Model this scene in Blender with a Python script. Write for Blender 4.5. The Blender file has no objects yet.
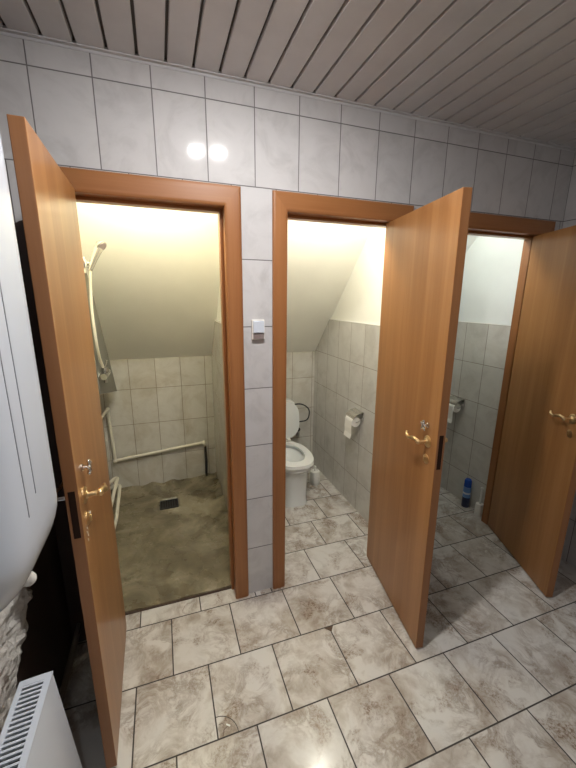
import bpy, bmesh, math, random
from mathutils import Vector, Matrix, noise
random.seed(7)
S = bpy.context.scene
COL = S.collection
PI = math.pi

# ------------------------------------------------------------ camera, world, exposure
cam_d = bpy.data.cameras.new('camera'); cam = bpy.data.objects.new('camera', cam_d); COL.objects.link(cam)
S.camera = cam
CX, CY, CZ = 0.3748, -1.6606, 1.6206
PIT, ROL, YAW, F = -0.2348, 0.0093, 0.3381, 357.75
fwd = Vector((math.sin(YAW)*math.cos(PIT), math.cos(YAW)*math.cos(PIT), math.sin(PIT)))
r0 = Vector((math.cos(YAW), -math.sin(YAW), 0)); u0 = r0.cross(fwd)
rt = math.cos(ROL)*r0 + math.sin(ROL)*u0; up = -math.sin(ROL)*r0 + math.cos(ROL)*u0
M = Matrix((rt, up, -fwd)).transposed().to_4x4(); M.translation = Vector((CX, CY, CZ))
cam.matrix_world = M
cam_d.sensor_fit = 'HORIZONTAL'; cam_d.sensor_width = 36.0
cam_d.lens = F/576*36.0; cam_d.clip_start = 0.02

w = bpy.data.worlds.new('world'); S.world = w; w.use_nodes = True
w.node_tree.nodes['Background'].inputs[0].default_value = (0.8, 0.85, 1, 1)
w.node_tree.nodes['Background'].inputs[1].default_value = 0.02
S.view_settings.view_transform = 'Standard'; S.view_settings.look = 'None'
S.view_settings.gamma = 1.0; S.view_settings.use_curve_mapping = False
S.view_settings.exposure = 0.0

ROOM_LAMP = 21.5; REAR_FILL = 3.0
SHOWER_LAMP = 16.0; MID_LAMP = 13.5; RIGHT_LAMP = 7.5

# ------------------------------------------------------------ material helpers
def new_mat(name, col=(.8,.8,.8), rough=.5, metal=0.0, spec=.5, emit=None, es=0.0, trans=0.0):
    m = bpy.data.materials.new(name); m.use_nodes = True
    b = m.node_tree.nodes['Principled BSDF']
    b.inputs['Base Color'].default_value = (*col, 1); b.inputs['Roughness'].default_value = rough
    b.inputs['Metallic'].default_value = metal; b.inputs['Specular IOR Level'].default_value = spec
    if emit: b.inputs['Emission Color'].default_value = (*emit, 1); b.inputs['Emission Strength'].default_value = es
    if trans: b.inputs['Transmission Weight'].default_value = trans
    return m
class NT:
    def __init__(s, m): s.t = m.node_tree; s.b = s.t.nodes['Principled BSDF']
    def n(s, k, **kw):
        x = s.t.nodes.new(k)
        for a, v in kw.items(): setattr(x, a, v)
        return x
    def l(s, a, b): s.t.links.new(a, b)
    def m(s, op, a, b=None, c=None):
        x = s.n('ShaderNodeMath', operation=op)
        for i, v in enumerate((a, b, c)):
            if v is None: continue
            if isinstance(v, (int, float)): x.inputs[i].default_value = v
            else: s.l(v, x.inputs[i])
        return x.outputs[0]
    def ramp(s, fac, stops):
        x = s.n('ShaderNodeValToRGB'); e = x.color_ramp.elements
        while len(e) < len(stops): e.new(0.5)
        for i, (p, c) in enumerate(stops):
            e[i].position = p; e[i].color = (*c, 1) if len(c) == 3 else c
        s.l(fac, x.inputs[0]); return x.outputs[0]
    def mix(s, fac, a, b, mode='MIX'):
        x = s.n('ShaderNodeMix', data_type='RGBA', blend_type=mode)
        for i, v in ((0, fac), (6, a), (7, b)):
            if isinstance(v, (int, float)): x.inputs[i].default_value = v
            elif isinstance(v, tuple): x.inputs[i].default_value = (*v, 1)
            else: s.l(v, x.inputs[i])
        return x.outputs[2]
    def noise(s, vec, scale, detail=3, rough=.5, dist=0, w=None):
        x = s.n('ShaderNodeTexNoise')
        if w is not None: x.noise_dimensions = '4D'; s.l(w, x.inputs['W'])
        x.inputs['Scale'].default_value = scale; x.inputs['Detail'].default_value = detail
        x.inputs['Roughness'].default_value = rough; x.inputs['Distortion'].default_value = dist
        s.l(vec, x.inputs['Vector']); return x.outputs[0]
    def bump(s, h, strength, dist=.001):
        x = s.n('ShaderNodeBump'); x.inputs['Strength'].default_value = strength; x.inputs['Distance'].default_value = dist
        s.l(h, x.inputs['Height']); s.l(x.outputs[0], s.b.inputs['Normal'])
    def pos(s): return s.n('ShaderNodeNewGeometry').outputs['Position']
    def obj(s): return s.n('ShaderNodeTexCoord').outputs['Object']

def tile_grid(T, ua, va, tw, th, u_0, v_0, grout, shift=0.0):
    """returns (mask 0 on grout .. 1 on tile, id vector, position)"""
    P = T.pos(); sx = T.n('ShaderNodeSeparateXYZ'); T.l(P, sx.inputs[0])
    u = T.m('DIVIDE', T.m('SUBTRACT', sx.outputs[ua], u_0), tw)
    v = T.m('DIVIDE', T.m('SUBTRACT', sx.outputs[va], v_0), th)
    fv = T.m('FLOOR', v)
    if shift: u = T.m('ADD', u, T.m('MULTIPLY', T.m('FLOORED_MODULO', fv, 2.0), shift))
    fu = T.m('FLOOR', u)
    def edge(x, f, s):
        a = T.m('SUBTRACT', x, f); return T.m('MULTIPLY', T.m('MINIMUM', a, T.m('SUBTRACT', 1.0, a)), s)
    d = T.m('MINIMUM', edge(u, fu, tw), edge(v, fv, th))
    mr = T.n('ShaderNodeMapRange'); T.l(d, mr.inputs[0]); mr.inputs[1].default_value = grout*.5-.0005; mr.inputs[2].default_value = grout*.5+.0006
    cb = T.n('ShaderNodeCombineXYZ'); T.l(fu, cb.inputs[0]); T.l(fv, cb.inputs[1])
    wn = T.n('ShaderNodeTexWhiteNoise', noise_dimensions='3D'); T.l(cb.outputs[0], wn.inputs[0])
    return mr.outputs[0], wn.outputs['Value'], P

def wall_tile(name, ua, u_0, v_0, tw=.2, th=.3, base=(.585,.575,.575), vein=(.50,.49,.49), gcol=(.13,.12,.12), rough=.075, grout=.004, stain=None):
    m = new_mat(name, rough=rough); T = NT(m)
    mask, tid, P = tile_grid(T, ua, 2, tw, th, u_0, v_0, grout)
    W = T.m('MULTIPLY', tid, 40.0)
    n1 = T.noise(P, 7.0, 5, .6, 1.2, W)
    c = T.ramp(n1, [(.3, vein), (.52, base), (.8, tuple(min(1, x*1.05) for x in base))])
    tone = T.m('ADD', .97, T.m('MULTIPLY', tid, .05))
    cc = T.n('ShaderNodeCombineColor'); [T.l(tone, cc.inputs[i]) for i in range(3)]
    c = T.mix(1.0, c, cc.outputs[0], 'MULTIPLY')
    if stain:
        ns = T.noise(P, 3.5, 6, .65, .8); sf = T.ramp(ns, [(.48, (0,0,0)), (.75, (1,1,1))])
        c = T.mix(T.m('MULTIPLY', sf, stain[1]), c, stain[0])
    c = T.mix(mask, gcol, c); T.l(c, T.b.inputs['Base Color'])
    T.l(T.m('ADD', T.m('MULTIPLY', T.m('SUBTRACT', 1.0, mask), .6), rough), T.b.inputs['Roughness'])
    T.bump(mask, .6, .0015)
    return m

def floor_tile(name, u_0, v_0, tw, th, shift):
    m = new_mat(name, rough=.16); T = NT(m)
    mask, tid, P = tile_grid(T, 0, 1, tw, th, u_0, v_0, .0055, shift)
    W = T.m('MULTIPLY', tid, 60.0)
    warp = T.n('ShaderNodeTexNoise', noise_dimensions='4D'); T.l(P, warp.inputs['Vector']); T.l(W, warp.inputs['W'])
    warp.inputs['Scale'].default_value = 7; warp.inputs['Detail'].default_value = 4
    vm = T.n('ShaderNodeVectorMath', operation='MULTIPLY_ADD'); T.l(warp.outputs['Color'], vm.inputs[0]); vm.inputs[1].default_value = (.12,.12,.0); T.l(P, vm.inputs[2])
    V = vm.outputs[0]
    cloud = T.noise(V, 5.5, 5, .62, .5, W)
    c = T.ramp(cloud, [(.30, (.36,.30,.245)), (.41, (.50,.455,.40)), (.52, (.66,.635,.59)), (.66, (.65,.635,.60)), (.82, (.49,.465,.43))])
    vn = T.noise(V, 6.0, 8, .70, .9, W)
    ridge = T.m('ABSOLUTE', T.m('SUBTRACT', vn, .5))
    rv = T.ramp(ridge, [(0.0, (1,1,1)), (.02, (.6,.6,.6)), (.07, (0,0,0))])
    big = T.noise(P, 5.0, 2, .5, 0, T.m('ADD', W, 7.3))
    bm_ = T.ramp(big, [(.40, (0,0,0)), (.62, (1,1,1))])
    c = T.mix(T.m('MULTIPLY', T.m('MULTIPLY', rv, bm_), .7), c, (.24,.185,.14))
    sp = T.noise(P, 85.0, 5, .75, .6, W); spm = T.ramp(sp, [(.47, (0,0,0)), (.58, (1,1,1))])
    cl = T.noise(V, 6.0, 4, .6, .5, T.m('ADD', W, 3.1)); clm = T.ramp(cl, [(.53, (0,0,0)), (.66, (1,1,1))])
    c = T.mix(T.m('MULTIPLY', T.m('MULTIPLY', spm, clm), .90), c, (.17,.105,.065))
    c = T.mix(T.m('MULTIPLY', clm, .35), c, (.30,.22,.155))
    c = T.mix(mask, (.045,.038,.032), c); T.l(c, T.b.inputs['Base Color'])
    T.l(T.m('ADD', T.m('MULTIPLY', T.m('SUBTRACT', 1.0, mask), .6), .17), T.b.inputs['Roughness'])
    T.bump(mask, .5, .0012)
    return m

def wood(name, a, b, c3, rough=.32, axis=2):
    m = new_mat(name, rough=rough); T = NT(m)
    mp = T.n('ShaderNodeMapping'); T.l(T.obj(), mp.inputs[0])
    sc = [9.0, 9.0, 9.0]; sc[axis] = .35; mp.inputs['Scale'].default_value = sc
    n1 = T.noise(mp.outputs[0], 1.6, 4, .6, .6)
    mp2 = T.n('ShaderNodeMapping'); T.l(T.obj(), mp2.inputs[0])
    sc2 = [120.0, 120.0, 120.0]; sc2[axis] = 2.5; mp2.inputs['Scale'].default_value = sc2
    n2 = T.noise(mp2.outputs[0], 1.0, 3, .6, .3)
    f = T.m('ADD', T.m('MULTIPLY', n1, .75), T.m('MULTIPLY', n2, .25))
    c = T.ramp(f, [(.32, a), (.5, b), (.68, c3)]); T.l(c, T.b.inputs['Base Color'])
    T.bump(n2, .05, .0005)
    return m

def plaster(name, col, rough=.7, amp=.35):
    m = new_mat(name, col, rough); T = NT(m)
    P = T.pos(); n1 = T.noise(P, 2.2, 4, .55); d = tuple(x*.93 for x in col)
    T.l(T.ramp(n1, [(.35, d), (.65, col)]), T.b.inputs['Base Color'])
    T.bump(T.noise(P, 60, 3), amp*.3, .001); return m

MT = {}
MT['tile_top'] = wall_tile('front wall tile upper', 0, 0.0, .289, gcol=(.17,.16,.16))
MT['tile_low'] = wall_tile('front wall tile lower', 0, .095, .289)
MT['tile_side'] = wall_tile('side wall tile', 1, 0.0, .289)
st = ((.33,.26,.15), .55)
MT['tile_cab_x'] = wall_tile('cabin tile back', 0, -.10, -.01, base=(.60,.58,.52), vein=(.53,.505,.44), gcol=(.24,.20,.14), rough=.22, stain=st)
MT['tile_cab_y'] = wall_tile('cabin tile side', 1, .148, -.05, base=(.60,.58,.53), vein=(.52,.495,.45), gcol=(.22,.185,.14), rough=.22, stain=((.33,.28,.21), .35))
MT['floor'] = floor_tile('marbled floor tile', .1689, -.0328, .301, .301, .5)
MT['floor_cab'] = floor_tile('cabin floor tile', 1.165, -.0328, .301, .272, .45)
MT['paint'] = plaster('pale cream paint', (.88,.865,.785), .62)
MT['paint_white'] = plaster('white paint', (.80,.82,.80), .6)
MT['ceil'] = new_mat('ceiling slat', (.60,.60,.61), .38)
T = NT(MT['ceil']); n_ = T.noise(T.pos(), 5, 4, .6); T.l(T.ramp(n_, [(.3, (.56,.56,.57)), (.7, (.65,.65,.66))]), T.b.inputs['Base Color'])
MT['ceil_back'] = new_mat('dark ceiling void', (.12,.11,.10), .9)
MT['leaf'] = wood('door laminate', (.29,.122,.035), (.35,.158,.050), (.41,.198,.070), .33)
MT['leaf_dark'] = wood('door edge', (.25,.10,.036), (.28,.12,.045), (.32,.14,.055), .4)
MT['frame'] = wood('frame wood upright', (.25,.095,.030), (.32,.130,.043), (.38,.162,.058), .35)
MT['frame_h'] = wood('frame wood level', (.24,.092,.030), (.31,.127,.043), (.36,.155,.056), .35, axis=0)
MT['dark'] = new_mat('dark recess', (.02,.014,.01), .8)
MT['recess'] = new_mat('dark brown lock recess', (.03,.015,.010), .9, spec=.1)
MT['satin'] = new_mat('satin chrome', (.62,.60,.54), .25, .75)
MT['brass'] = new_mat('polished brass', (.74,.54,.29), .3, 1.0)
MT['chrome'] = new_mat('chrome', (.75,.75,.74), .12, 1.0)
MT['steel'] = new_mat('dull steel', (.45,.43,.40), .4, 1.0)
MT['white'] = new_mat('white enamel', (.62,.67,.745), .25)
MT['ceramic'] = new_mat('white ceramic', (.80,.82,.80), .08)
MT['plastic'] = new_mat('white plastic', (.78,.77,.72), .35)
MT['pipe'] = new_mat('cream plastic pipe', (.74,.70,.58), .35)
MT['taupe'] = new_mat('taupe plastic', (.27,.22,.21), .4)
MT['black'] = new_mat('black rubber', (.02,.02,.02), .5)
MT['paper'] = new_mat('tissue paper', (.82,.80,.74), .95)
MT['grey_panel'] = plaster('grey panel', (.20,.195,.17), .55)
MT['groove'] = new_mat('grey groove', (.23,.25,.29), .5)
MT['blue'] = new_mat('blue lacquer', (.02,.10,.50), .25)
MT['navy'] = new_mat('dark navy label', (.02,.03,.08), .3)
MT['blue_label'] = new_mat('pale blue label', (.12,.26,.55), .3)
MT['grout'] = new_mat('grout', (.07,.06,.05), .9)
MT['dark_chip'] = new_mat('brown chip', (.10,.065,.042), .9)
MT['water'] = new_mat('water', (.5,.55,.52), .03); 
MT['shade_brown'] = plaster('dark brown for shade', (.085,.058,.048), .45, .1)  # shade of the slot behind the open door, put into the colour
# foam
m = new_mat('crusty foam', (.5,.47,.42), .95); T = NT(m); P = T.pos()
T.l(T.ramp(T.noise(P, 22, 6, .7, .5), [(.3, (.50,.46,.40)), (.5, (.72,.69,.63)), (.75, (.85,.83,.78))]), T.b.inputs['Base Color'])
T.bump(T.noise(P, 60, 6, .75), 1.0, .006); MT['foam'] = m
# wet screed
m = new_mat('wet screed', rough=.35); T = NT(m); P = T.pos()
c = T.ramp(T.noise(P, 3.2, 7, .62, .9), [(.30, (.085,.068,.038)), (.46, (.165,.138,.085)), (.58, (.26,.225,.150)), (.76, (.42,.38,.28))])
fl = T.ramp(T.noise(P, 26, 6, .75, .4), [(.60, (0,0,0)), (.68, (1,1,1))])
fm = T.ramp(T.noise(P, 3.5, 3, .5), [(.45, (0,0,0)), (.62, (1,1,1))])
c = T.mix(T.m('MULTIPLY', T.m('MULTIPLY', fl, fm), .7), c, (.50,.48,.38)); T.l(c, T.b.inputs['Base Color'])
T.l(T.ramp(T.noise(P, 5, 4, .6), [(.4, (.12,.12,.12)), (.6, (.5,.5,.5))]), T.b.inputs['Roughness'])
T.bump(T.noise(P, 14, 7, .65), .7, .008); MT['screed'] = m

def lamp_mat(name, col, es): return new_mat(name, (.9,.9,.9), .4, emit=col, es=es)

# ------------------------------------------------------------ geometry helpers
class MB:
    def __init__(s): s.bm = bmesh.new()
    def box(s, x0, x1, y0, y1, z0, z1, bev=0.0, mi=0, seg=2):
        b = bmesh.new(); bmesh.ops.create_cube(b, size=1)
        for v in b.verts:
            v.co = Vector(((x0+x1)/2+v.co.x*(x1-x0), (y0+y1)/2+v.co.y*(y1-y0), (z0+z1)/2+v.co.z*(z1-z0)))
        if bev: bmesh.ops.bevel(b, geom=b.edges[:], offset=bev, segments=seg, profile=.6, affect='EDGES')
        for f in b.faces: f.material_index = mi
        s.add(b); return s
    def add(s, b, mat=None):
        if mat is not None: bmesh.ops.transform(b, matrix=mat, verts=b.verts[:])
        me = bpy.data.meshes.new('t'); b.to_mesh(me); b.free(); s.bm.from_mesh(me); bpy.data.meshes.remove(me)
    def prism(s, pts, axis, a0, a1, mi=0, bev=0.0):
        """extrude polygon given in the two other axes along axis"""
        b = bmesh.new()
        def mk(p, a):
            q = [0,0,0]; o = [i for i in range(3) if i != axis]; q[o[0]] = p[0]; q[o[1]] = p[1]; q[axis] = a; return b.verts.new(q)
        A = [mk(p, a0) for p in pts]; B = [mk(p, a1) for p in pts]; n = len(pts)
        b.faces.new(A); b.faces.new(B[::-1])
        for i in range(n): b.faces.new((A[i], B[i], B[(i+1) % n], A[(i+1) % n]))
        bmesh.ops.recalc_face_normals(b, faces=b.faces[:])
        if bev: bmesh.ops.bevel(b, geom=b.edges[:], offset=bev, segments=2, affect='EDGES')
        for f in b.faces: f.material_index = mi
        s.add(b); return s
    def tube(s, pts, r, seg=10, fillet=0.0, closed=False, radii=None):
        pts = [Vector(p) for p in pts]
        if fillet:
            out = [pts[0]]
            for i in range(1, len(pts)-1):
                a, p, c = pts[i-1], pts[i], pts[i+1]
                d1 = (a-p); d2 = (c-p); f = min(fillet, d1.length*.48, d2.length*.48)
                q0 = p+d1.normalized()*f; q1 = p+d2.normalized()*f
                for k in range(6):
                    t = k/5; out.append(q0*(1-t)**2 + p*2*t*(1-t) + q1*t*t)
            out.append(pts[-1]); pts = out
        b = bmesh.new(); rings = []; nrm = None; n = len(pts)
        for i, p in enumerate(pts):
            if closed: d = (pts[(i+1) % n]-pts[i-1]).normalized()
            else: d = (pts[min(i+1, n-1)]-pts[max(i-1, 0)]).normalized()
            if nrm is None:
                nrm = d.cross(Vector((0,0,1)))
                if nrm.length < .1: nrm = d.cross(Vector((1,0,0)))
            nrm = (nrm - d*nrm.dot(d)).normalized(); bn = d.cross(nrm)
            rr = radii[i] if radii else r
            rings.append([b.verts.new(p+(nrm*math.cos(2*PI*k/seg)+bn*math.sin(2*PI*k/seg))*rr) for k in range(seg)])
        m_ = n if closed else n-1
        for i in range(m_):
            A, B = rings[i], rings[(i+1) % n]
            for k in range(seg): b.faces.new((A[k], A[(k+1) % seg], B[(k+1) % seg], B[k]))
        if not closed: b.faces.new(rings[0]); b.faces.new(rings[-1][::-1])
        bmesh.ops.recalc_face_normals(b, faces=b.faces[:]); s.add(b); return s
    def lathe(s, prof, origin, axis=(0,0,1), seg=24):
        """profile = (radius, height) along axis"""
        ax = Vector(axis).normalized(); q = ax.to_track_quat('Z', 'Y').to_matrix().to_4x4(); q.translation = Vector(origin)
        b = bmesh.new(); rings = []
        for r, h in prof:
            if r < 1e-6: rings.append([b.verts.new((0,0,h))])
            else: rings.append([b.verts.new((r*math.cos(2*PI*k/seg), r*math.sin(2*PI*k/seg), h)) for k in range(seg)])
        for A, B in zip(rings, rings[1:]):
            for k in range(seg):
                k2 = (k+1) % seg
                if len(A) == 1 and len(B) > 1: b.faces.new((A[0], B[k], B[k2]))
                elif len(B) == 1 and len(A) > 1: b.faces.new((A[k], A[k2], B[0]))
                elif len(A) > 1: b.faces.new((A[k], A[k2], B[k2], B[k]))
        for R_ in (rings[0], rings[-1]):
            if len(R_) > 1: b.faces.new(R_)
        bmesh.ops.recalc_face_normals(b, faces=b.faces[:]); s.add(b, q); return s
    def loft(s, secs, cap=True):
        b = bmesh.new(); R_ = [[b.verts.new(p) for p in sec] for sec in secs]; n = len(secs[0])
        for A, B in zip(R_, R_[1:]):
            for k in range(n): b.faces.new((A[k], A[(k+1) % n], B[(k+1) % n], B[k]))
        if cap: b.faces.new(R_[0][::-1]); b.faces.new(R_[-1])
        bmesh.ops.recalc_face_normals(b, faces=b.faces[:]); s.add(b); return s
    def ball(s, c, r, sx=1, sy=1, sz=1, seg=16):
        b = bmesh.new(); bmesh.ops.create_uvsphere(b, u_segments=seg, v_segments=seg//2+2, radius=r)
        s.add(b, Matrix.Translation(c) @ Matrix.Diagonal((sx, sy, sz, 1))); return s
    def build(s, name, mats, parent=None, origin=None, smooth=False, sub=0):
        if origin is None and parent is not None and parent.get('_abs'): origin = Vector(parent['_abs'])
        if origin is not None: bmesh.ops.translate(s.bm, verts=s.bm.verts[:], vec=-Vector(origin))
        me = bpy.data.meshes.new(name); s.bm.to_mesh(me); s.bm.free()
        for m_ in (mats if isinstance(mats, (list, tuple)) else [mats]): me.materials.append(MT[m_] if isinstance(m_, str) else m_)
        o = bpy.data.objects.new(name, me); COL.objects.link(o)
        if smooth:
            for p in me.polygons: p.use_smooth = True
            md = None
            try: me.set_sharp_from_angle(angle=math.radians(40))
            except Exception: pass
        if sub:
            md = o.modifiers.new('sub', 'SUBSURF'); md.levels = sub; md.render_levels = sub
        if parent is not None:
            o.parent = parent
        elif origin is not None: o.location = origin
        return o
def tag(o, label=None, cat=None, group=None, kind=None):
    if label: o['label'] = label
    if cat: o['category'] = cat
    if group: o['group'] = group
    if kind: o['kind'] = kind
    return o
ORI = {}
def thing(name, label, cat, loc=(0,0,0), rotz=0.0, group=None, kind=None):
    o = bpy.data.objects.new(name, None); COL.objects.link(o); o.location = loc; o.rotation_euler = (0,0,rotz)
    o.empty_display_size = .05
    return tag(o, label, cat, group, kind)
def part(mb, name, mat, root, local=False, **kw):
    """mesh given in world coordinates (local=False) or in the coordinates of its thing"""
    r = root
    while r.parent: r = r.parent
    return mb.build(name, mat, root, origin=None if local else r.location.copy(), **kw)
def struct(mb, name, mat, label, cat='wall', **kw): return tag(mb.build(name, mat, **kw), label, cat, kind='structure')

# ------------------------------------------------------------ room shell
XL, XR, YB, ZC = -.13, 2.717, -2.35, 2.475
OPEN = [(.060,.664), (.942,1.567), (1.950,2.588)]
Z0 = 2.0
# front wall, tiled towards the room, painted towards the cabins
mb = MB(); xs = [XL-.1]
for a, b in OPEN: xs += [a-.02, b+.02]
xs += [XR+.12]
for i in range(0, len(xs), 2): mb.box(xs[i], xs[i+1], 0, .1, 0, Z0+.02)
mb.box(xs[0], xs[-1], 0, .1, Z0+.02, 2.089); mb.box(xs[0], xs[-1], 0, .1, 2.089, 2.56)
wf = struct(mb, 'wall_front', ['tile_low', 'tile_top', 'paint'], 'grey glossy tiled wall with three wooden door openings')
for p in wf.data.polygons:
    if p.normal.y < -.5: p.material_index = 1 if p.center.z > 2.089 else 0
    else: p.material_index = 2
struct(MB().box(XL-.1, XL, YB, 1.52, 0, 2.56), 'wall_left', ['shade_brown'], 'side wall behind the water heater and radiator, its shade put in as dark brown')  # wall coloured dark to stand for the shade beside the open door
struct(MB().box(XR, XR+.12, YB, 0.0, 0, 2.56), 'wall_right', ['tile_side'], 'tiled side wall at the far right behind the third door')
struct(MB().box(XL-.1, XR+.12, YB-.1, YB, 0, 2.56), 'wall_back', [MT['tile_low']], 'tiled wall behind the viewer facing the cabins')
# floors
struct(MB().box(XL-.1, XR+.12, YB-.1, -.0328, -.06, 0).box(XL-.1, .80, -.0328, .1, -.06, 0), 'floor', ['floor'], 'marbled cream tile floor in running bond', 'floor')
struct(MB().box(.80, XR+.12, -.0328, 1.52, -.06, 0), 'floor_cabins', ['floor_cab'], 'marbled cream tile floor inside the toilet cabins', 'floor')
# shower floor: raised uneven screed
b = bmesh.new(); NX, NY = 60, 80; g = []
for j in range(NY+1):
    row = []
    for i in range(NX+1):
        x = XL+(.76-XL)*i/NX; y = .072+(1.43-.072)*j/NY
        z = .018+.006*noise.noise(Vector((x*5, y*5, 0)))+.003*noise.noise(Vector((x*18, y*18, 3)))
        e = max(0, (x-.52)/.24)
        z += e*e*(.028+.035*noise.noise(Vector((x*14, y*14, 1))))*(.3+.7*min(1, max(0, (y-.25)/.3)))
        z += .02*max(0, (y-1.3)/.12)*(.6+noise.noise(Vector((x*12, 2, 5))))
        if abs(x-.335) < .078 and abs(y-1.06) < .068: z = .004
        row.append(b.verts.new((x, y, z)))
    g.append(row)
for j in range(NY):
    for i in range(NX): b.faces.new((g[j][i], g[j][i+1], g[j+1][i+1], g[j+1][i]))
bnd = [g[0], [r[-1] for r in g], g[-1][::-1], [r[0] for r in g][::-1]]
loop = [v for bb in bnd for v in bb[:-1]]; low = [b.verts.new((v.co.x, v.co.y, -.05)) for v in loop]
for k in range(len(loop)): b.faces.new((loop[k], low[k], low[(k+1) % len(loop)], loop[(k+1) % len(loop)]))
b.faces.new(low); bmesh.ops.recalc_face_normals(b, faces=b.faces[:])
mb = MB(); mb.add(b); struct(mb, 'floor_shower', ['screed'], 'wet brown concrete floor of the shower cabin', 'floor', smooth=True)
struct(MB().box(XL, .76, .067, .0715, -.02, .011), 'trim_1', ['dark_chip'], 'dark edge strip along the shower threshold', 'trim')
# partitions
CZc = 2.42
struct(MB().box(.772, .868, .1, 1.42, 0, 2.56), 'wall_partition_shower', ['paint'], 'partition between shower and middle toilet cabin')
struct(MB().box(1.737, 1.838, .1, 1.42, 0, 2.56), 'wall_partition_middle', ['paint'], 'partition between the two toilet cabins')
struct(MB().box(2.642, XR+.12, .1, 1.42, 0, 2.56), 'wall_partition_right', ['paint_white'], 'white painted right wall inside the third cabin')
struct(MB().box(XL-.1, XR+.12, 1.432, 1.52, 0, 2.56), 'wall_cabin_back', ['paint'], 'back wall of the three cabins')
def clad(nm, x0, x1, y0, y1, z1, mat, label):
    mb_ = MB().box(x0, x1, y0, y1, 0, z1); struct(mb_, nm, [mat], label)
clad('wall_tiles_shower_back', XL, .772, 1.42, 1.432, 1.165, 'tile_cab_x', 'stained tiles on the back wall of the shower')
clad('wall_tiles_middle_back', .868, 1.737, 1.42, 1.432, 1.15, 'tile_cab_x', 'beige tiles behind the toilet')
clad('wall_tiles_right_back', 1.838, 2.642, 1.42, 1.432, 1.15, 'tile_cab_x', 'beige tiles on the back of the third cabin')
def slope_z(y): return 2.076-1.10*(y-.568)
def clad_side(nm, x0, x1, mat, label):
    yk = .568+(2.076-1.45)/1.10
    mb_ = MB().prism([(.1,0), (1.42,0), (1.42, slope_z(1.42)), (yk, 1.45), (.1, 1.45)], 0, x0, x1)
    struct(mb_, nm, [mat], label)
    mb_ = MB().box(min(x0,x1)-.002, max(x0,x1)+.002, .1, yk-.005, 1.45, 1.456); return mb_
clad('wall_tiles_shower_left', XL, XL+.008, .1, 1.42, 1.15, 'tile_cab_y', 'tiles low on the left wall of the shower')
struct(MB().prism([(.1, 1.15), (1.42, 1.15), (1.42, slope_z(1.42)), (.255, 2.42), (.1, 2.42)], 0, XL, XL+.006), 'wall_shower_left', ['paint'], 'pale painted upper left wall of the shower')
clad_side('wall_tiles_shower_right', .760, .772, 'tile_cab_y', 'tiles on the right wall of the shower').build('trim_2', ['plastic'])
clad_side('wall_tiles_middle_left', .868, .880, 'tile_cab_y', 'tiles on the left wall of the middle cabin').build('trim_3', ['plastic'])
clad_side('wall_tiles_middle_right', 1.725, 1.737, 'tile_cab_y', 'beige tiles on the right wall of the middle cabin').build('trim_4', ['plastic'])
clad_side('wall_tiles_right_left', 1.838, 1.850, 'tile_cab_y', 'tiles on the left wall of the third cabin').build('trim_5', ['plastic'])
clad_side('wall_tiles_right_right', 2.630, 2.642, 'tile_cab_y', 'beige tiles on the right wall of the third cabin').build('trim_6', ['plastic'])
for i in range(2, 7): tag(bpy.data.objects['trim_%d' % i], ['thin white edge on the shower tiles', 'thin white edge on the left tiles of the middle cabin', 'thin white edge above the paper holder in the middle cabin', 'thin white edge on the left tiles of the third cabin', 'thin white edge on the right tiles of the third cabin'][i-2], 'trim', kind='structure')
# slopes and cabin ceilings
ys = .568+(2.076-CZc)/1.10
for nm, a, b_, mt, lb in (('ceiling_slope_shower', XL, .772, 'paint', 'pale sloped soffit above the shower'), ('ceiling_slope_middle', .868, 1.737, 'paint', 'pale sloped soffit above the toilet'), ('ceiling_slope_right', 1.838, 2.642, 'paint_white', 'white sloped soffit in the third cabin')):
    mb = MB().prism([(.1, CZc), (ys, CZc), (1.432, slope_z(1.432)), (1.432, 1.3), (ys+.07, 2.49), (.1, 2.49)], 0, a, b_)
    struct(mb, nm, [mt], lb, 'ceiling')

# slatted ceiling
mb = MB(); x = XL; k = -1
while True:
    a = .1*k-.04-.0; k += 1
    a += (.0065 if a > .9 else 0)*0
    x0 = max(a+.005+.097-.1, XL); x1 = min(a+.1-.008, XR)
    if x0 >= XR: break
    if x1-x0 > .01:
        mb.prism([(x0+.0025, ZC), (x1-.0025, ZC), (x1, ZC+.003), (x1, ZC+.016), (x0, ZC+.016), (x0, ZC+.003)], 1, YB, -.018)
mb.box(XL, XR, YB, 0, ZC+.016, ZC+.05, mi=1)
cl = struct(mb, 'ceiling', ['ceil', 'ceil_back'], 'grey slatted metal ceiling', 'ceiling')
struct(MB().box(XL, XR, -.018, 0, ZC-.004, ZC+.0, mi=0).box(XL, XR, -.003, 0, ZC-.012, ZC-.004), 'trim_7', ['ceil'], 'narrow metal edge strip where ceiling meets tiled wall', 'trim')
struct(MB().box(XR-.018, XR, YB, -.018, ZC-.004, ZC), 'trim_8', ['ceil'], 'narrow metal edge strip along the right wall ceiling', 'trim')

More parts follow.
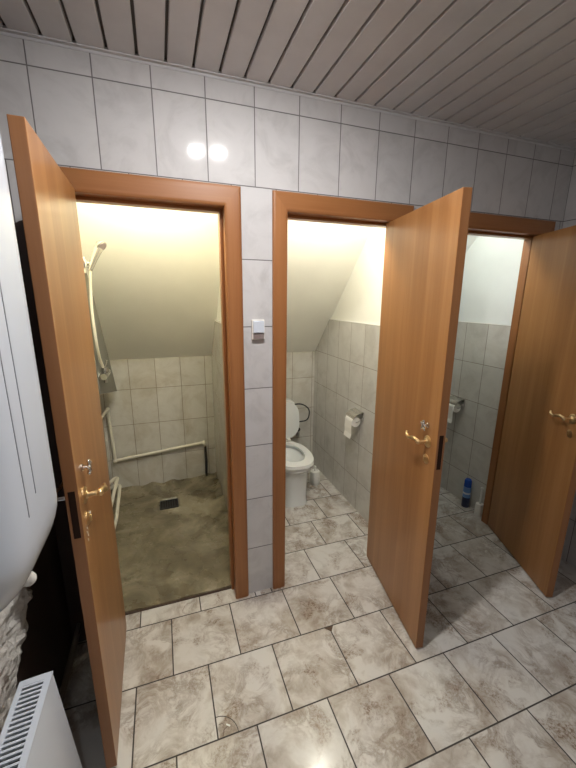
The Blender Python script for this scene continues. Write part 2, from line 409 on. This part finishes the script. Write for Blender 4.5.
# ------------------------------------------------------------ door frames and doors
def archi_poly(wd, th):   # across-profile of an architrave: rounded outer edge, raised
    return [(0, 0), (0, -th*.55), (.006, -th*.85), (.016, -th), (wd-.02, -th), (wd-.007, -th*.8), (wd, -th*.45), (wd, 0)]
def door_frame(A, B, label):
    """A, B = (stop, rebate, outer) x positions on the two sides"""
    t = thing('door_frame', label, 'door frame', ((A[0]+B[0])/2, 0, 0), group='brown wooden door frames')
    top = Z0+.082; zr = Z0+.004
    for (st_, rb, ou), sg in ((A, -1), (B, 1)):
        x0, x1 = sorted((rb, rb+sg*.02)); s0, s1 = sorted((st_, rb+sg*.001))
        m_ = MB().box(x0, x1, -.002, .108, 0, zr+.02, .001); m_.box(s0, s1, .056, .108, 0, zr, .003)
        part(m_, 'jamb', 'frame', t)
    m_ = MB().box(A[1], B[1], -.002, .108, zr, zr+.02, .001); m_.box(A[0], B[0], .056, .108, zr-.014, zr+.001, .003)
    part(m_, 'head_jamb', 'frame_h', t)
    prof = [(0,0), (0,-.011), (.05,-.015), (.14,-.017), (.86,-.017), (.95,-.015), (1,-.011), (1,0)]
    def arch(i0_, i1_, o0_, o1_, name, mat):
        P0 = [Vector((i0_[0]+(o0_[0]-i0_[0])*u, v, i0_[1]+(o0_[1]-i0_[1])*u)) for u, v in prof]
        P1 = [Vector((i1_[0]+(o1_[0]-i1_[0])*u, v, i1_[1]+(o1_[1]-i1_[1])*u)) for u, v in prof]
        part(MB().loft([P0, P1]), name, mat, t)
    i0, i1, o0, o1 = A[1]+.004, B[1]-.004, A[2], B[2]; zi = zr-.004
    arch((i0, 0), (i0, zi), (o0, 0), (o0, top), 'architrave', 'frame')
    arch((i1, 0), (i1, zi), (o1, 0), (o1, top), 'architrave', 'frame')
    arch((i0, zi), (i1, zi), (o0, top), (o1, top), 'architrave_head', 'frame_h')
    return t
door_frame((.082, .060, -.012), (.650, .664, .733), 'brown wooden frame around the shower doorway at the left')
door_frame((.955, .942, .876), (1.5635, 1.567, 1.622), 'brown wooden frame around the middle doorway with the toilet')
door_frame((1.965, 1.950, 1.885), (2.552, 2.588, 2.640), 'dark brown wooden frame around the rightmost doorway')

def lever(mb, s, z, n, face, L=.105, dr=-1, droop=0.0):
    """twisted lever on a neck: s along leaf, n = side, dr = pointing direction"""
    y = lambda d: face+n*d
    mb.tube([(s, y(.004), z), (s, y(.044), z)], .0075, 12)
    pts = []; rad = []
    for i in range(15):
        t = i/14; pts.append((s+dr*L*t, y(.044+.006*math.sin(t*PI)), z+.008*math.sin(t*2*PI)*.9-droop*t)); rad.append(.0075-.002*t+(.0018 if i % 3 == 1 else 0))
    pts.append((s+dr*(L+.004), y(.040), z+.010-droop)); rad.append(.0045)
    mb.tube(pts, .007, 10, radii=rad)
    mb.ball((s, y(.044), z), .0105)
def make_door(idx, hinge, ang, wd, side, label):
    """leaf along local +X; visible face is the plane y=0, leaf thickness on the opposite side of normal 'side'"""
    t = thing('door_%d' % idx, label, 'door', (hinge[0], hinge[1], 0), ang, group='open wooden cabin doors', kind='structure')
    y0, y1 = (-.034, 0) if side > 0 else (0, .036)
    m_ = MB().box(.0, wd, y0, y1, .010, (2.010 if idx == 1 else 2.0), .0018)
    lf = part(m_, 'door_leaf', ['leaf', 'leaf_dark'], t, local=True)
    for p in lf.data.polygons:
        if abs(p.normal.x) > .7: p.material_index = 1
    far = y0 if side > 0 else y1
    s = wd-.066
    # mortise lock plate in the edge
    part(MB().box(wd-.001, wd+.0006, (y0+y1)/2-.009, (y0+y1)/2+.009, .935, 1.085, .0), 'lock_recess', 'recess', t, local=True)
    for n, face, nm in ((side, 0.0, 'front'), (-side, far, 'rear')):
        lv = MB(); lever(lv, s, 1.035, n, face, droop=(.034 if idx == 1 and n == side else 0), L=(.12 if idx == 1 and n != side else .105))
        h = part(lv, 'door_handle', 'chrome' if idx == 1 and n != side else 'brass', t, local=True, smooth=True)
        ro = MB().lathe([(.026, 0), (.026, .003), (.021, .007), (.014, .008), (.011, .012), (0, .012)], (s, face, 1.035), (0, n, 0))
        part(ro, 'rose', 'brass', h, local=True, smooth=True)
        ks = MB().lathe([(.021, 0), (.021, .003), (.015, .007), (.009, .009), (0, .009)], (s, face, .955), (0, n, 0), 20)
        ks.box(s-.0035, s+.0035, min(face+n*.008, face+n*.013), max(face+n*.008, face+n*.013), .946, .966, .001)
        part(ks, 'key_rose', 'brass', t, local=True, smooth=True)
    return t, s
def star_knob(t, s, z, n, mat):
    k = MB().lathe([(.011, 0), (.011, .004), (.005, .008), (.005, .018), (.009, .021), (.009, .026), (0, .028)], (s, 0, z), (0, n, 0), 16)
    for i in range(5):
        a = 2*PI*i/5+.3; k.tube([(s, n*.022, z), (s+.019*math.cos(a), n*.022, z+.019*math.sin(a))], .0042, 8, radii=[.004, .0052])
        k.ball((s+.019*math.cos(a), n*.022, z+.019*math.sin(a)), .0055, seg=10)
    part(k, 'lock_knob', mat, t, local=True, smooth=True)
def ang(a, b): return math.atan2(b[1]-a[1], b[0]-a[0])
d1, s1 = make_door(1, (.106, -.014), ang((.105,-.01), (.119,-.596)), .588, 1, 'open wooden door of the shower, swung out at the left edge')
d1.rotation_euler = (.001, 0, d1.rotation_euler.z)
star_knob(d1, s1-.01, 1.12, 1, 'chrome')
# chipped veneer beside the key rose of the first door
m_ = MB()
for dx, dz in ((.012,-.01), (.016,-.025), (.02,-.04), (.014,-.05), (.024,-.062), (.03,-.03)):
    a = random.random()*PI; r_ = .005
    m_.prism([(s1+dx+r_*math.cos(a), .955+dz+r_*1.6*math.sin(a)), (s1+dx-r_*.6, .955+dz-.004), (s1+dx+.002, .955+dz+.007)], 1, .0, .0012)
m_.prism([(s1-.060, .945), (s1-.016, .962), (s1-.013, .930)], 1, 0, .0015)
part(m_, 'veneer_chip', 'paper', d1, local=True); 
d2, s2 = make_door(2, (1.523, .046), ang((1.523,.046), (1.409,-.582)), .638, -1, 'open wooden middle door with brass lever, swung out towards the viewer')
d2.rotation_euler = (.010, 0, d2.rotation_euler.z)
star_knob(d2, s2-.008, 1.105, -1, 'chrome')
d3, s3 = make_door(3, (2.546, .046), ang((2.546,.046), (2.30,-.566)), .659, -1, 'open wooden door at the right edge of the view, in shade')

# ------------------------------------------------------------ lamps (above the frame, pair placed by its reflections, rear one added)
def spot(label, x, y, col, watt, r=.034):
    """spotlight set into the slatted ceiling: ring, cup and glowing lens"""
    t = thing('ceiling_spotlight', label, 'spotlight', (x, y, ZC), group='spotlights in the slatted ceiling')
    part(MB().lathe([(r+.002, -.004), (r+.006, -.006), (r+.014, -.005), (r+.016, 0), (r+.012, .004), (r+.002, .004)], (x, y, ZC), seg=32), 'ring', 'chrome', t, smooth=True)
    mt = lamp_mat('spotlight glow', col, watt/(PI*PI*r*r))
    part(MB().lathe([(0, -.013), (r*.4, -.0123), (r*.75, -.0098), (r*.95, -.006), (r+.001, -.003), (r+.001, .0015), (0, .0015)], (x, y, ZC), seg=28), 'lens', mt, t, smooth=True)
spot('spotlight in the ceiling near the shower door, nearer the heater of the pair', .640, -.78, (1.0,.975,.955), ROOM_LAMP/2)
spot('spotlight in the ceiling near the shower door, further from the heater of the pair', .770, -.76, (1.0,.975,.955), ROOM_LAMP/2)
spot('added unseen fill light in the ceiling behind the viewer', .35, -2.0, (.86,.93,1.0), REAR_FILL, .045)  # added fill, unseen: cool light for heater and radiator
def cabin_lamp(x, label, col, watt, r=.030):
    t = thing('cabin_lamp', label, 'wall lamp', (x, .10, 2.14), group='bulb lamps above the doorways inside the cabins')
    part(MB().lathe([(.045, 0), (.045, .006), (.030, .016), (.018, .020), (0, .020)], (x, .10, 2.14), (0,1,0), 24), 'base', 'plastic', t, smooth=True)
    part(MB().tube([(x, .112, 2.14), (x, .186, 2.14), (x, .190, 2.105)], .014, 14, fillet=.015), 'socket', 'plastic', t, smooth=True)
    part(MB().ball((x, .192, 2.078), r, seg=22), 'bulb', lamp_mat('cabin bulb glow', col, watt/(PI*4*PI*r*r)), t, smooth=True)
cabin_lamp(.36, 'bulb lamp on the wall above the doorway inside the shower', (1.0,.94,.70), SHOWER_LAMP)
cabin_lamp(1.33, 'bulb lamp on the wall above the doorway inside the middle cabin', (1.0,.97,.84), MID_LAMP)
cabin_lamp(2.04, 'bulb lamp on the wall above the doorway inside the third cabin', (.95,1.0,.97), RIGHT_LAMP)

# ------------------------------------------------------------ light switch
t = thing('light_switch', 'small white light switch on the tiles between the first two doors', 'light switch', (.803, 0, 1.43))
part(MB().box(.773, .834, -.016, 0, 1.43, 1.523, .003), 'switch_box', 'plastic', t, smooth=True)
part(MB().prism([(-.016, 1.518), (-.024, 1.515), (-.027, 1.463), (-.016, 1.461)], 0, .778, .829, bev=.001), 'rocker', 'white', t, smooth=True)
part(MB().prism([(-.016, 1.459), (-.021, 1.459), (-.018, 1.433), (-.016, 1.433)], 0, .778, .829), 'lower_panel', 'taupe', t)

# ------------------------------------------------------------ water heater
def rrect(cx, cy, hx, hy, r, z, n=8):
    out = []; r = min(r, hx*.999, hy*.999)
    for q, (sx, sy) in enumerate(((1,1), (-1,1), (-1,-1), (1,-1))):
        for i in range(n+1):
            a = PI/2*q+PI/2*i/n; out.append(Vector((cx+sx*(hx-r)+r*math.cos(a), cy+sy*(hy-r)+r*math.sin(a), z)))
    return out
HX0, HX1, HY0, HY1 = -.10, .150, -1.14, -.80
t = thing('water_heater', 'big white water heater hanging on the left wall', 'water heater', ((HX0+HX1)/2, (HY0+HY1)/2, 1.055))
secs = []; hcx, hcy, hhx, hhy = (HX0+HX1)/2, (HY0+HY1)/2, (HX1-HX0)/2, (HY1-HY0)/2
ZB = 1.055
for k in range(13):
    a = k/12*PI/2; ins = 1-math.sin(a); z = ZB+.17*(1-math.cos(a))
    secs.append(rrect(hcx-ins*.10, hcy, hhx-ins*.10, hhy-ins*.145, .10, z))
for z in (1.25, 1.5, 1.75, 1.9): secs.append(rrect(hcx, hcy, hhx, hhy, .10, z))
for k in range(1, 8):
    a = k/7*PI/2; ins = .10*(1-math.cos(a)); secs.append(rrect(hcx, hcy, hhx-ins, hhy-ins, .10, 1.9+.1*math.sin(a)))
body = part(MB().loft(secs), 'heater_body', 'white', t, smooth=True)
for i, yy in enumerate((-1.035, -.992)):
    part(MB().box(HX1-.001, HX1+.0006, yy-.0015, yy+.0015, (1.27,1.29)[i], 1.88), 'decor_groove', 'groove', t)
for zz in (1.72, 1.27): part(MB().box(XL, HX0+.01, -1.08, -.88, zz, zz+.04), 'wall_bracket', 'steel', t)
fit = MB().tube([(.03, -.90, 1.09), (.050, -.885, 1.055), (.068, -.874, 1.045)], .010, 12, fillet=.02); fit.lathe([(.010, -.008), (.0135, -.004), (.0145, 0), (.0145, .010), (.011, .016), (0, .017)], (.068, -.874, 1.040), (.4, .25, -.85), 18)
part(fit, 'outlet_cap', 'plastic', t, smooth=True)
part(MB().tube([(-.02, -1.0, 1.08), (-.02, -1.0, 1.01), (-.06, -.98, .96), (-.085, -.96, .90)], .008, 10, fillet=.03), 'hose', 'steel', t, smooth=True)

o = MB().prism([(-.128, 0), (-.020, 0), (-.020, 1.905), (-.085, 1.885), (-.128, 1.86)], 1, -.022, -.002, bev=.001).build('shade_board', ['shade_brown'], origin=(-.07, -.01, 0)); tag(o, 'tall dark brown board added for the shade in the corner left of the shower door', 'board')  # added board, dark where only the shade of door and heater falls
# ------------------------------------------------------------ crusty foam on the left wall
b = bmesh.new(); NJ, NK = 70, 80; g = []
for k in range(NK+1):
    row = []
    for j in range(NJ+1):
        v = k/NK; u = j/NJ; z = .42+.50*v
        yr = -.47-.03*math.sin(v*9)-.15*max(0, .35-v)*2+.035*noise.noise(Vector((v*7, 0, 2)))   # ragged right-hand edge
        y = yr-(.62)*(1-u)
        e = min(1, (1-u)/.07, u/.05, v/.06, (1-v)/.06); e = max(0, e)**.5
        d = e*((.034 if z > .60 else .016+.018*max(0,(z-.5)/.1))+.026*noise.noise(Vector((y*11, z*11, 1)))*min(1, max(.35,(z-.5)/.1))+.012*noise.noise(Vector((y*28, z*28, 4)))+.011*noise.noise(Vector((y*65, z*65, 9))))
        row.append(b.verts.new((XL-.002+max(0.0, d)+(.002 if e > 0 else 0), y, z)))
    g.append(row)
for k in range(NK):
    for j in range(NJ): b.faces.new((g[k][j], g[k][j+1], g[k+1][j+1], g[k+1][j]))
mb = MB(); mb.add(b); o = mb.build('insulation_foam', ['foam'], origin=(XL, -.75, .4), smooth=True)
tag(o, 'crusty grey beige foam on the left wall below the heater', 'foam')

# ------------------------------------------------------------ radiator
t = thing('radiator', 'white panel radiator with slotted top at lower left', 'radiator', (.020, -1.05, .10))
t.rotation_euler = (0, math.radians(-4.6), 0)
H = .50; D0, D1 = -.036, .042; L0, L1 = -.34, .345     # local: x depth, y length
part(MB().box(D1-.010, D1, L0, L1, 0, H-.004, .004), 'front_panel', 'white', t, local=True, smooth=True)
part(MB().box(D0, D0+.010, L0+.01, L1-.01, .02, H-.02, .003), 'rear_panel', 'grey_panel', t, local=True, smooth=True)
for yy0, yy1 in ((L1-.004, L1), (L0, L0+.004)): part(MB().box(D0+.001, D1-.011, yy0, yy1, .02, H-.005, .001), 'side_cover', 'white', t, local=True)
gr = MB(); gr.box(D0-.001, D0+.012, L0, L1, H-.005, H+.002, .001); gr.box(D1-.016, D1+.001, L0, L1, H-.005, H+.002, .001)
gr.box(D0+.01, D1-.015, L1-.018, L1, H-.005, H+.002); gr.box(D0+.01, D1-.015, L0, L0+.018, H-.005, H+.002)
yy = L0+.024
while yy < L1-.02: gr.box(D0+.010, D1-.014, yy, yy+.0055, H-.005, H+.0012); yy += .0125
part(gr, 'top_grille', 'white', t, local=True)
core = MB(); yy = L0+.02
while yy < L1-.02: core.box(D0+.010, D1-.010, yy, yy+.003, .03, H-.03); yy += .03
part(core, 'fins', 'dark', t, local=True)
for yy in (L1-.12, L0+.09): part(MB().box(D0-.085, D0+.002, yy, yy+.03, .22, .26), 'wall_bracket', 'steel', t, local=True)
# heating pipes along the wall behind the first door
for zz, xx, lb in ((.045, -.105, 'lower grey heating pipe running along the left wall to the radiator'), (.105, -.095, 'upper grey heating pipe running along the left wall to the radiator')):
    o = MB().tube([(xx, -.026, zz), (xx, -.60, zz), (xx+.05, -.66, zz+.03), (.012, -.698, zz+.06)], .009, 10, fillet=.04).build('heating_pipe', ['steel'], origin=(xx, -.3, zz), smooth=True)
    tag(o, lb, 'pipe', 'grey heating pipes')

# ------------------------------------------------------------ shower cabin things
o = MB().prism([(.50, 1.78), (.61, 1.76), (.728, 1.657), (1.344, .902), (.60, 1.067)], 0, -.012, .010).build('wall_panel', ['grey_panel'], origin=(-.01, .9, .9))
tag(o, 'grey slanting panel on the left wall of the shower behind the mixer', 'panel')
part(MB().prism([(.55, 1.70), (.60, 1.70), (1.10, 1.06), (.60, 1.12)], 0, XL, -.012), 'backing_board', 'grey_panel', o)
BX, BY = .014, .53
OFF = .03
t = thing('shower_rail', 'pale shower rail upright on the left wall of the shower', 'shower rail', (BX, BY, 1.20))
part(MB().tube([(BX, BY, 1.74), (BX, BY, 1.825)], .009, 12), 'bar', 'pipe', t, smooth=True)
for z in (1.81, 1.90)[:1]: part(MB().tube([(BX, BY, z), (XL, BY, z)], .010, 10).ball((BX, BY, z), .014), 'bracket', 'chrome', t, smooth=True)
part(MB().lathe([(.017, -.02), (.020, 0), (.017, .02)], (BX, BY, 1.785), (0,0,1), 16).tube([(BX, BY, 1.785), (BX+.024, BY+.010, 1.79)], .011, 10), 'slider', 'chrome', t, smooth=True)
# hand shower
t = thing('hand_shower', 'chrome hand shower resting in the slider of the rail', 'shower head', (BX+.03, BY+.012, 1.80))
p0 = Vector((BX+.026, BY+.006, 1.755)); p1 = Vector((.092, .545, 1.868))
part(MB().tube([p0, p0.lerp(p1, .5)+Vector((0,0,.004)), p1], .011, 12, radii=[.0125, .017, .022]), 'grip', 'satin', t, smooth=True)
ax = Vector((.62, -.45, -.60)); hc = p1+Vector((.010, 0, .014))
part(MB().lathe([(0, -.020), (.016, -.018), (.026, -.006), (.029, .006), (.029, .010), (.025, .012)], hc, ax, 24), 'spray_head', 'satin', t, smooth=True)
part(MB().lathe([(.023, .0122), (.022, .014), (0, .014)], hc, ax, 24), 'spray_face', 'taupe', t, smooth=True)
hose = [p0, (BX+.022, BY+.004, 1.70), (BX+.012, BY+.006, 1.55), (BX+.016, BY+.02, 1.35), (.026, .63, 1.26), (.032, .665, 1.215)]
part(MB().tube(hose, .0075, 10, fillet=.08), 'hose', 'pipe', t, smooth=True)
MX, MY, MZ = .036, .70, 1.165
t = thing('shower_mixer', 'chrome mixer tap on the grey panel in the shower', 'tap', (.01, MY, MZ))
part(MB().tube([(MX, MY-.085, MZ), (MX, MY+.085, MZ)], .019, 16), 'mixer_body', 'chrome', t, smooth=True)
for s_ in (-1, 1): part(MB().lathe([(.027, 0), (.027, .005), (.014, .010), (.014, .026)], (.010, MY+s_*.07, MZ), (1,0,0), 20), 'wall_rose', 'chrome', t, smooth=True)
part(MB().lathe([(.019, 0), (.021, .01), (.019, .03), (0, .034)], (MX, MY, MZ+.012), (0,0,1), 18).tube([(MX, MY, MZ+.04), (MX+.012, MY+.0, MZ+.085)], .006, 10), 'lever', 'chrome', t, smooth=True)
part(MB().tube([(MX, MY-.03, MZ-.015), (MX, MY-.03, MZ-.045)], .010, 12), 'outlet', 'chrome', t, smooth=True)
# white pipework
PY = 1.385
o = MB().tube([(-.118, 1.20, .722), (-.075, PY-.01, .748), (-.075, PY, .72), (-.062, PY, .302), (.657, PY, .372), (.668, PY, .35)], .0125, 12, fillet=.012)
o.ball((-.062, PY, .302), .019).ball((.66, PY, .370), .018).ball((-.075, PY-.008, .745), .018)
o = o.build('water_pipe', ['pipe'], origin=(.3, PY, .3), smooth=True); tag(o, 'long white plastic water pipe running along the back wall tiles', 'pipe')
o = MB().tube([(.668, PY-.003, .333), (.672, PY-.003, .20), (.668, PY, .045)], .010, 10, radii=[.010, .012, .010]).build('hose_stub', ['black'], origin=(.67, PY, .05), smooth=True)
tag(o, 'short black hose hanging from the end of the white pipe', 'hose')
o = MB().tube([(-.118, 1.03, .245), (-.06, 1.24, .215), (-.045, 1.27, .20), (-.042, .80, .21), (-.05, .62, .2)], .0125, 12, fillet=.015).build('water_pipe', ['pipe'], origin=(-.05, 1, .2), smooth=True)
tag(o, 'upper of the two short bent white pipes low on the left', 'pipe', 'short bent white water pipes')
o = MB().tube([(-.118, 1.17, .155), (-.06, 1.25, .15), (-.03, 1.25, .14), (-.018, .84, .10), (-.03, .66, .09)], .0125, 12, fillet=.015).build('water_pipe', ['pipe'], origin=(-.05, 1, .1), smooth=True)
tag(o, 'lower of the two short bent white pipes low on the left', 'pipe', 'short bent white water pipes')
# floor drain
t = thing('floor_drain', 'dark square drain in the concrete shower floor', 'drain', (.335, 1.06, .005))
m_ = MB(); m_.box(.265, .405, 1.0, 1.008, .005, .020); m_.box(.265, .405, 1.112, 1.12, .005, .020); m_.box(.265, .273, 1.008, 1.112, .005, .020); m_.box(.397, .405, 1.008, 1.112, .005, .020)
part(m_, 'rim', 'black', t); part(MB().box(.273, .397, 1.008, 1.112, .004, .008), 'well', 'dark', t)
m_ = MB()
for i in range(6): m_.box(.283+i*.018, .292+i*.018, 1.008, 1.112, .011, .014)
part(m_, 'grate', 'black', t)

# ------------------------------------------------------------ toilet
TX = 1.305
def egg(cx, yf, yb, hw, z, n=40, p=2.3, taper=.0):
    cy = (yf+yb)/2; hy = (yb-yf)/2; out = []
    for i in range(n):
        a = 2*PI*i/n; c, s = math.cos(a), math.sin(a)
        x = hw*math.copysign(abs(c)**(2/p), c); y = hy*math.copysign(abs(s)**(2/p), s)
        x *= 1-taper*(-y/hy if y < 0 else 0)
        out.append(Vector((cx+x, cy+y, z)))
    return out
t = thing('toilet', 'white ceramic toilet with its lid up in the middle cabin', 'toilet', (TX, 1.0, 0))
secs = [egg(TX, .725, 1.20, .112, 0, p=4), egg(TX, .725, 1.20, .110, .01, p=4), egg(TX, .735, 1.2, .108, .05, p=4), egg(TX, .728, 1.22, .112, .20, p=3.8), egg(TX, .715, 1.24, .122, .285, p=3.4),
        egg(TX, .690, 1.25, .145, .305, p=2.9, taper=.08), egg(TX, .672, 1.26, .165, .320, p=2.7, taper=.12), egg(TX, .668, 1.26, .168, .355, p=2.7, taper=.12),
        egg(TX, .72, 1.12, .138, .357, p=2.5, taper=.12), egg(TX, .74, 1.10, .122, .335, p=2.4, taper=.12), egg(TX, .79, 1.06, .09, .28), egg(TX, .86, 1.02, .05, .22), egg(TX, .90, 1.0, .02, .20)]
part(MB().loft(secs), 'bowl', 'ceramic', t, smooth=True)
part(MB().loft([egg(TX, .83, 1.04, .072, .245), egg(TX, .83, 1.04, .072, .247)]), 'water', 'water', t)
b = bmesh.new(); O0 = egg(TX, .655, 1.15, .173, .358, p=2.7, taper=.1); O1 = egg(TX, .660, 1.148, .170, .380, p=2.7, taper=.1); I1 = egg(TX, .740, 1.09, .110, .382, p=2.5, taper=.1); I0 = egg(TX, .736, 1.095, .113, .359, p=2.5, taper=.1)
R4 = [[b.verts.new(p) for p in r_] for r_ in (O0, O1, I1, I0)]
for q in range(4):
    A, B = R4[q], R4[(q+1) % 4]
    for k in range(40): b.faces.new((A[k], A[(k+1) % 40], B[(k+1) % 40], B[k]))
bmesh.ops.recalc_face_normals(b, faces=b.faces[:]); m_ = MB(); m_.add(b); part(m_, 'seat', 'ceramic', t, smooth=True)
def lid_sec(y, sh):
    return [Vector((TX+p.x, 1.178+p.y*.12+y, (.392+p.y*.985))) for p in egg(0, 0, .345, .188-sh, 0, p=3.0)]
part(MB().loft([lid_sec(0, .004), lid_sec(.003, 0), lid_sec(.017, 0), lid_sec(.020, .005)]), 'lid', 'ceramic', t, smooth=True)
part(MB().tube([(TX-.075, 1.165, .382), (TX+.075, 1.165, .382)], .009, 10).box(TX-.09, TX-.06, 1.14, 1.19, .36, .40, .004).box(TX+.06, TX+.09, 1.14, 1.19, .36, .40, .004), 'hinge', 'plastic', t, smooth=True)
part(MB().box(TX-.155, TX+.155, 1.262, 1.40, .36, .68, .02), 'tank', 'ceramic', t, smooth=True)
part(MB().box(TX-.162, TX+.162, 1.255, 1.405, .68, .705, .008), 'tank_lid', 'ceramic', t, smooth=True)
part(MB().tube([(TX+.15, 1.34, .655), (TX+.26, 1.34, .665), (TX+.36, 1.36, .59), (TX+.34, 1.36, .48), (TX+.245, 1.375, .47)], .0065, 10, fillet=.07), 'supply_hose', 'black', t, smooth=True)
part(MB().tube([(TX, 1.20, .2), (TX, 1.44, .2)], .055, 20), 'waste_pipe', 'plastic', t, smooth=True)
t = thing('shutoff_valve', 'small dark valve on the wall tiles behind the toilet', 'valve', (TX+.24, 1.42, .40))
part(MB().lathe([(.022, 0), (.022, .004), (.010, .008), (.010, .05)], (TX+.24, 1.42, .40), (0,-1,0), 16).tube([(TX+.24, 1.38, .33), (TX+.24, 1.38, .45)], .012, 12), 'valve_body', 'steel', t, smooth=True)
part(MB().ball((TX+.24, 1.355, .40), .020, sy=.5), 'knob', 'black', t, smooth=True)
# brush
def brush(x, y, label, r=.048, h=.118, tall=.22):
    t = thing('toilet_brush', label, 'toilet brush', (x, y, 0), group='white toilet brushes')
    part(MB().lathe([(r*.92, 0), (r, .006), (r*.98, h*.6), (r*.86, h), (r*.55, h+.004), (r*.5, h+.001)], (x, y, 0), seg=28), 'holder', 'plastic', t, smooth=True)
    part(MB().tube([(x, y, h*.5), (x, y, tall)], .007, 10).ball((x, y, tall), .011), 'handle', 'plastic', t, smooth=True)
brush(1.585, 1.03, 'white toilet brush in its pot beside the toilet', tall=.16)
brush(2.590, .170, 'white toilet brush half hidden at the rightmost door jamb', r=.032, h=.10, tall=.23)
# paper holders
def paper(x, y, z, lab1, lab2):
    t = thing('toilet_paper_holder', lab1, 'paper holder', (x, y, z), group='chrome toilet paper holders')
    part(MB().box(x-.012, x, y-.068, y+.068, z+.012, z+.075, .004), 'back_plate', 'chrome', t, smooth=True)
    # curved cover flap
    m_ = MB(); prof = []
    for k in range(9):
        a = PI*.5*k/8; prof.append((x-.014-.092*math.sin(a)*.75, z+.072-.0-.045*(1-math.cos(a))))
    prof2 = [(p[0]+.0, p[1]-.003) for p in prof][::-1]
    m_.prism(prof+prof2, 1, y-.062, y+.062); part(m_, 'cover', 'satin', t, smooth=True)
    part(MB().tube([(x-.01, y-.064, z+.03), (x-.058, y-.064, z+.0), (x-.058, y+.062, z+.0)], .0035, 8, fillet=.01), 'rod', 'steel', t, smooth=True)
    r = thing('toilet_paper_roll', lab2, 'toilet paper', (x-.058, y, z), group='toilet paper rolls')
    part(MB().lathe([(.019, -.05), (.036, -.05), (.036, .05), (.019, .05)], (x-.058, y, z), (0,1,0), 28), 'roll', 'paper', r, smooth=True)
    sh = [(x-.094, z+.0), (x-.097, z-.05), (x-.094, z-.09), (x-.101, z-.125)]
    sh = sh+[(a+.0015, b_) for a, b_ in sh[::-1]]
    part(MB().prism(sh, 1, y-.049, y+.049), 'loose_sheet', 'paper', r)
paper(1.725, .560, .745, 'chrome toilet paper holder on the middle cabin tiles', 'white paper roll with a hanging sheet in the middle cabin')
paper(2.630, .535, .775, 'chrome toilet paper holder on the third cabin tiles', 'white paper roll with a hanging sheet in the third cabin')
# air freshener can
ax_, ay_ = 2.594, .305
t = thing('air_freshener_can', 'blue spray can standing on the floor of the third cabin', 'spray can', (ax_, ay_, 0))
part(MB().lathe([(.027, 0), (.029, .003), (.029, .085)], (ax_, ay_, 0), seg=24), 'can_base', 'navy', t, smooth=True)
part(MB().lathe([(.029, .085), (.029, .170), (.027, .176)], (ax_, ay_, 0), seg=24), 'can_label', 'blue_label', t, smooth=True)
part(MB().lathe([(.027, .176), (.0275, .180), (.0265, .225), (.021, .238), (0, .240)], (ax_, ay_, 0), seg=24), 'cap', 'blue', t, smooth=True)
part(MB().lathe([(.0293, .115), (.0293, .130)], (ax_, ay_, 0), seg=24), 'label_band', 'white', t, smooth=True)

# ------------------------------------------------------------ marks on the floor
cx_, cy_ = .4725, -.6325
t = thing('cracked_corner_patch', 'quarter round cracked patch in a floor tile corner', 'floor patch', (cx_, cy_, 0))
m_ = MB(); R1, R2 = .076, .0735; pts = [(cx_+R1*math.cos(a*PI/2/12), cy_+R1*math.sin(a*PI/2/12)) for a in range(13)]; pin = [(cx_+R2*math.cos(a*PI/2/12), cy_+R2*math.sin(a*PI/2/12)) for a in range(13)][::-1]
m_.prism(pts+pin, 2, 0, .0010); part(m_, 'gap', 'grout', t)
part(MB().prism([(cx_+.036, cy_+.040), (cx_+.050, cy_+.030), (cx_+.046, cy_+.026), (cx_+.033, cy_+.036)], 2, 0, .0012), 'glint_shard', 'ceramic', t)  # white sliver put in for a glint on the broken corner
part(MB().tube([(cx_+.018, cy_+.004, .0004), (cx_+.022, cy_+.022, .0004), (cx_+.038, cy_+.030, .0004)], .0009, 6), 'crack', 'dark_chip', t)
part(MB().tube([(cx_+.006, cy_+.046, .0004), (cx_+.022, cy_+.046, .0004)], .0009, 6), 'crack', 'dark_chip', t)
m_ = MB().prism([(1.047, -.337), (1.095, -.337), (1.074, -.366)], 2, 0, .0012).build('chipped_tile_corner', ['dark_chip'], origin=(1.07, -.35, 0))
tag(m_, 'dark triangular chip between floor tiles in front of the middle door', 'chip')
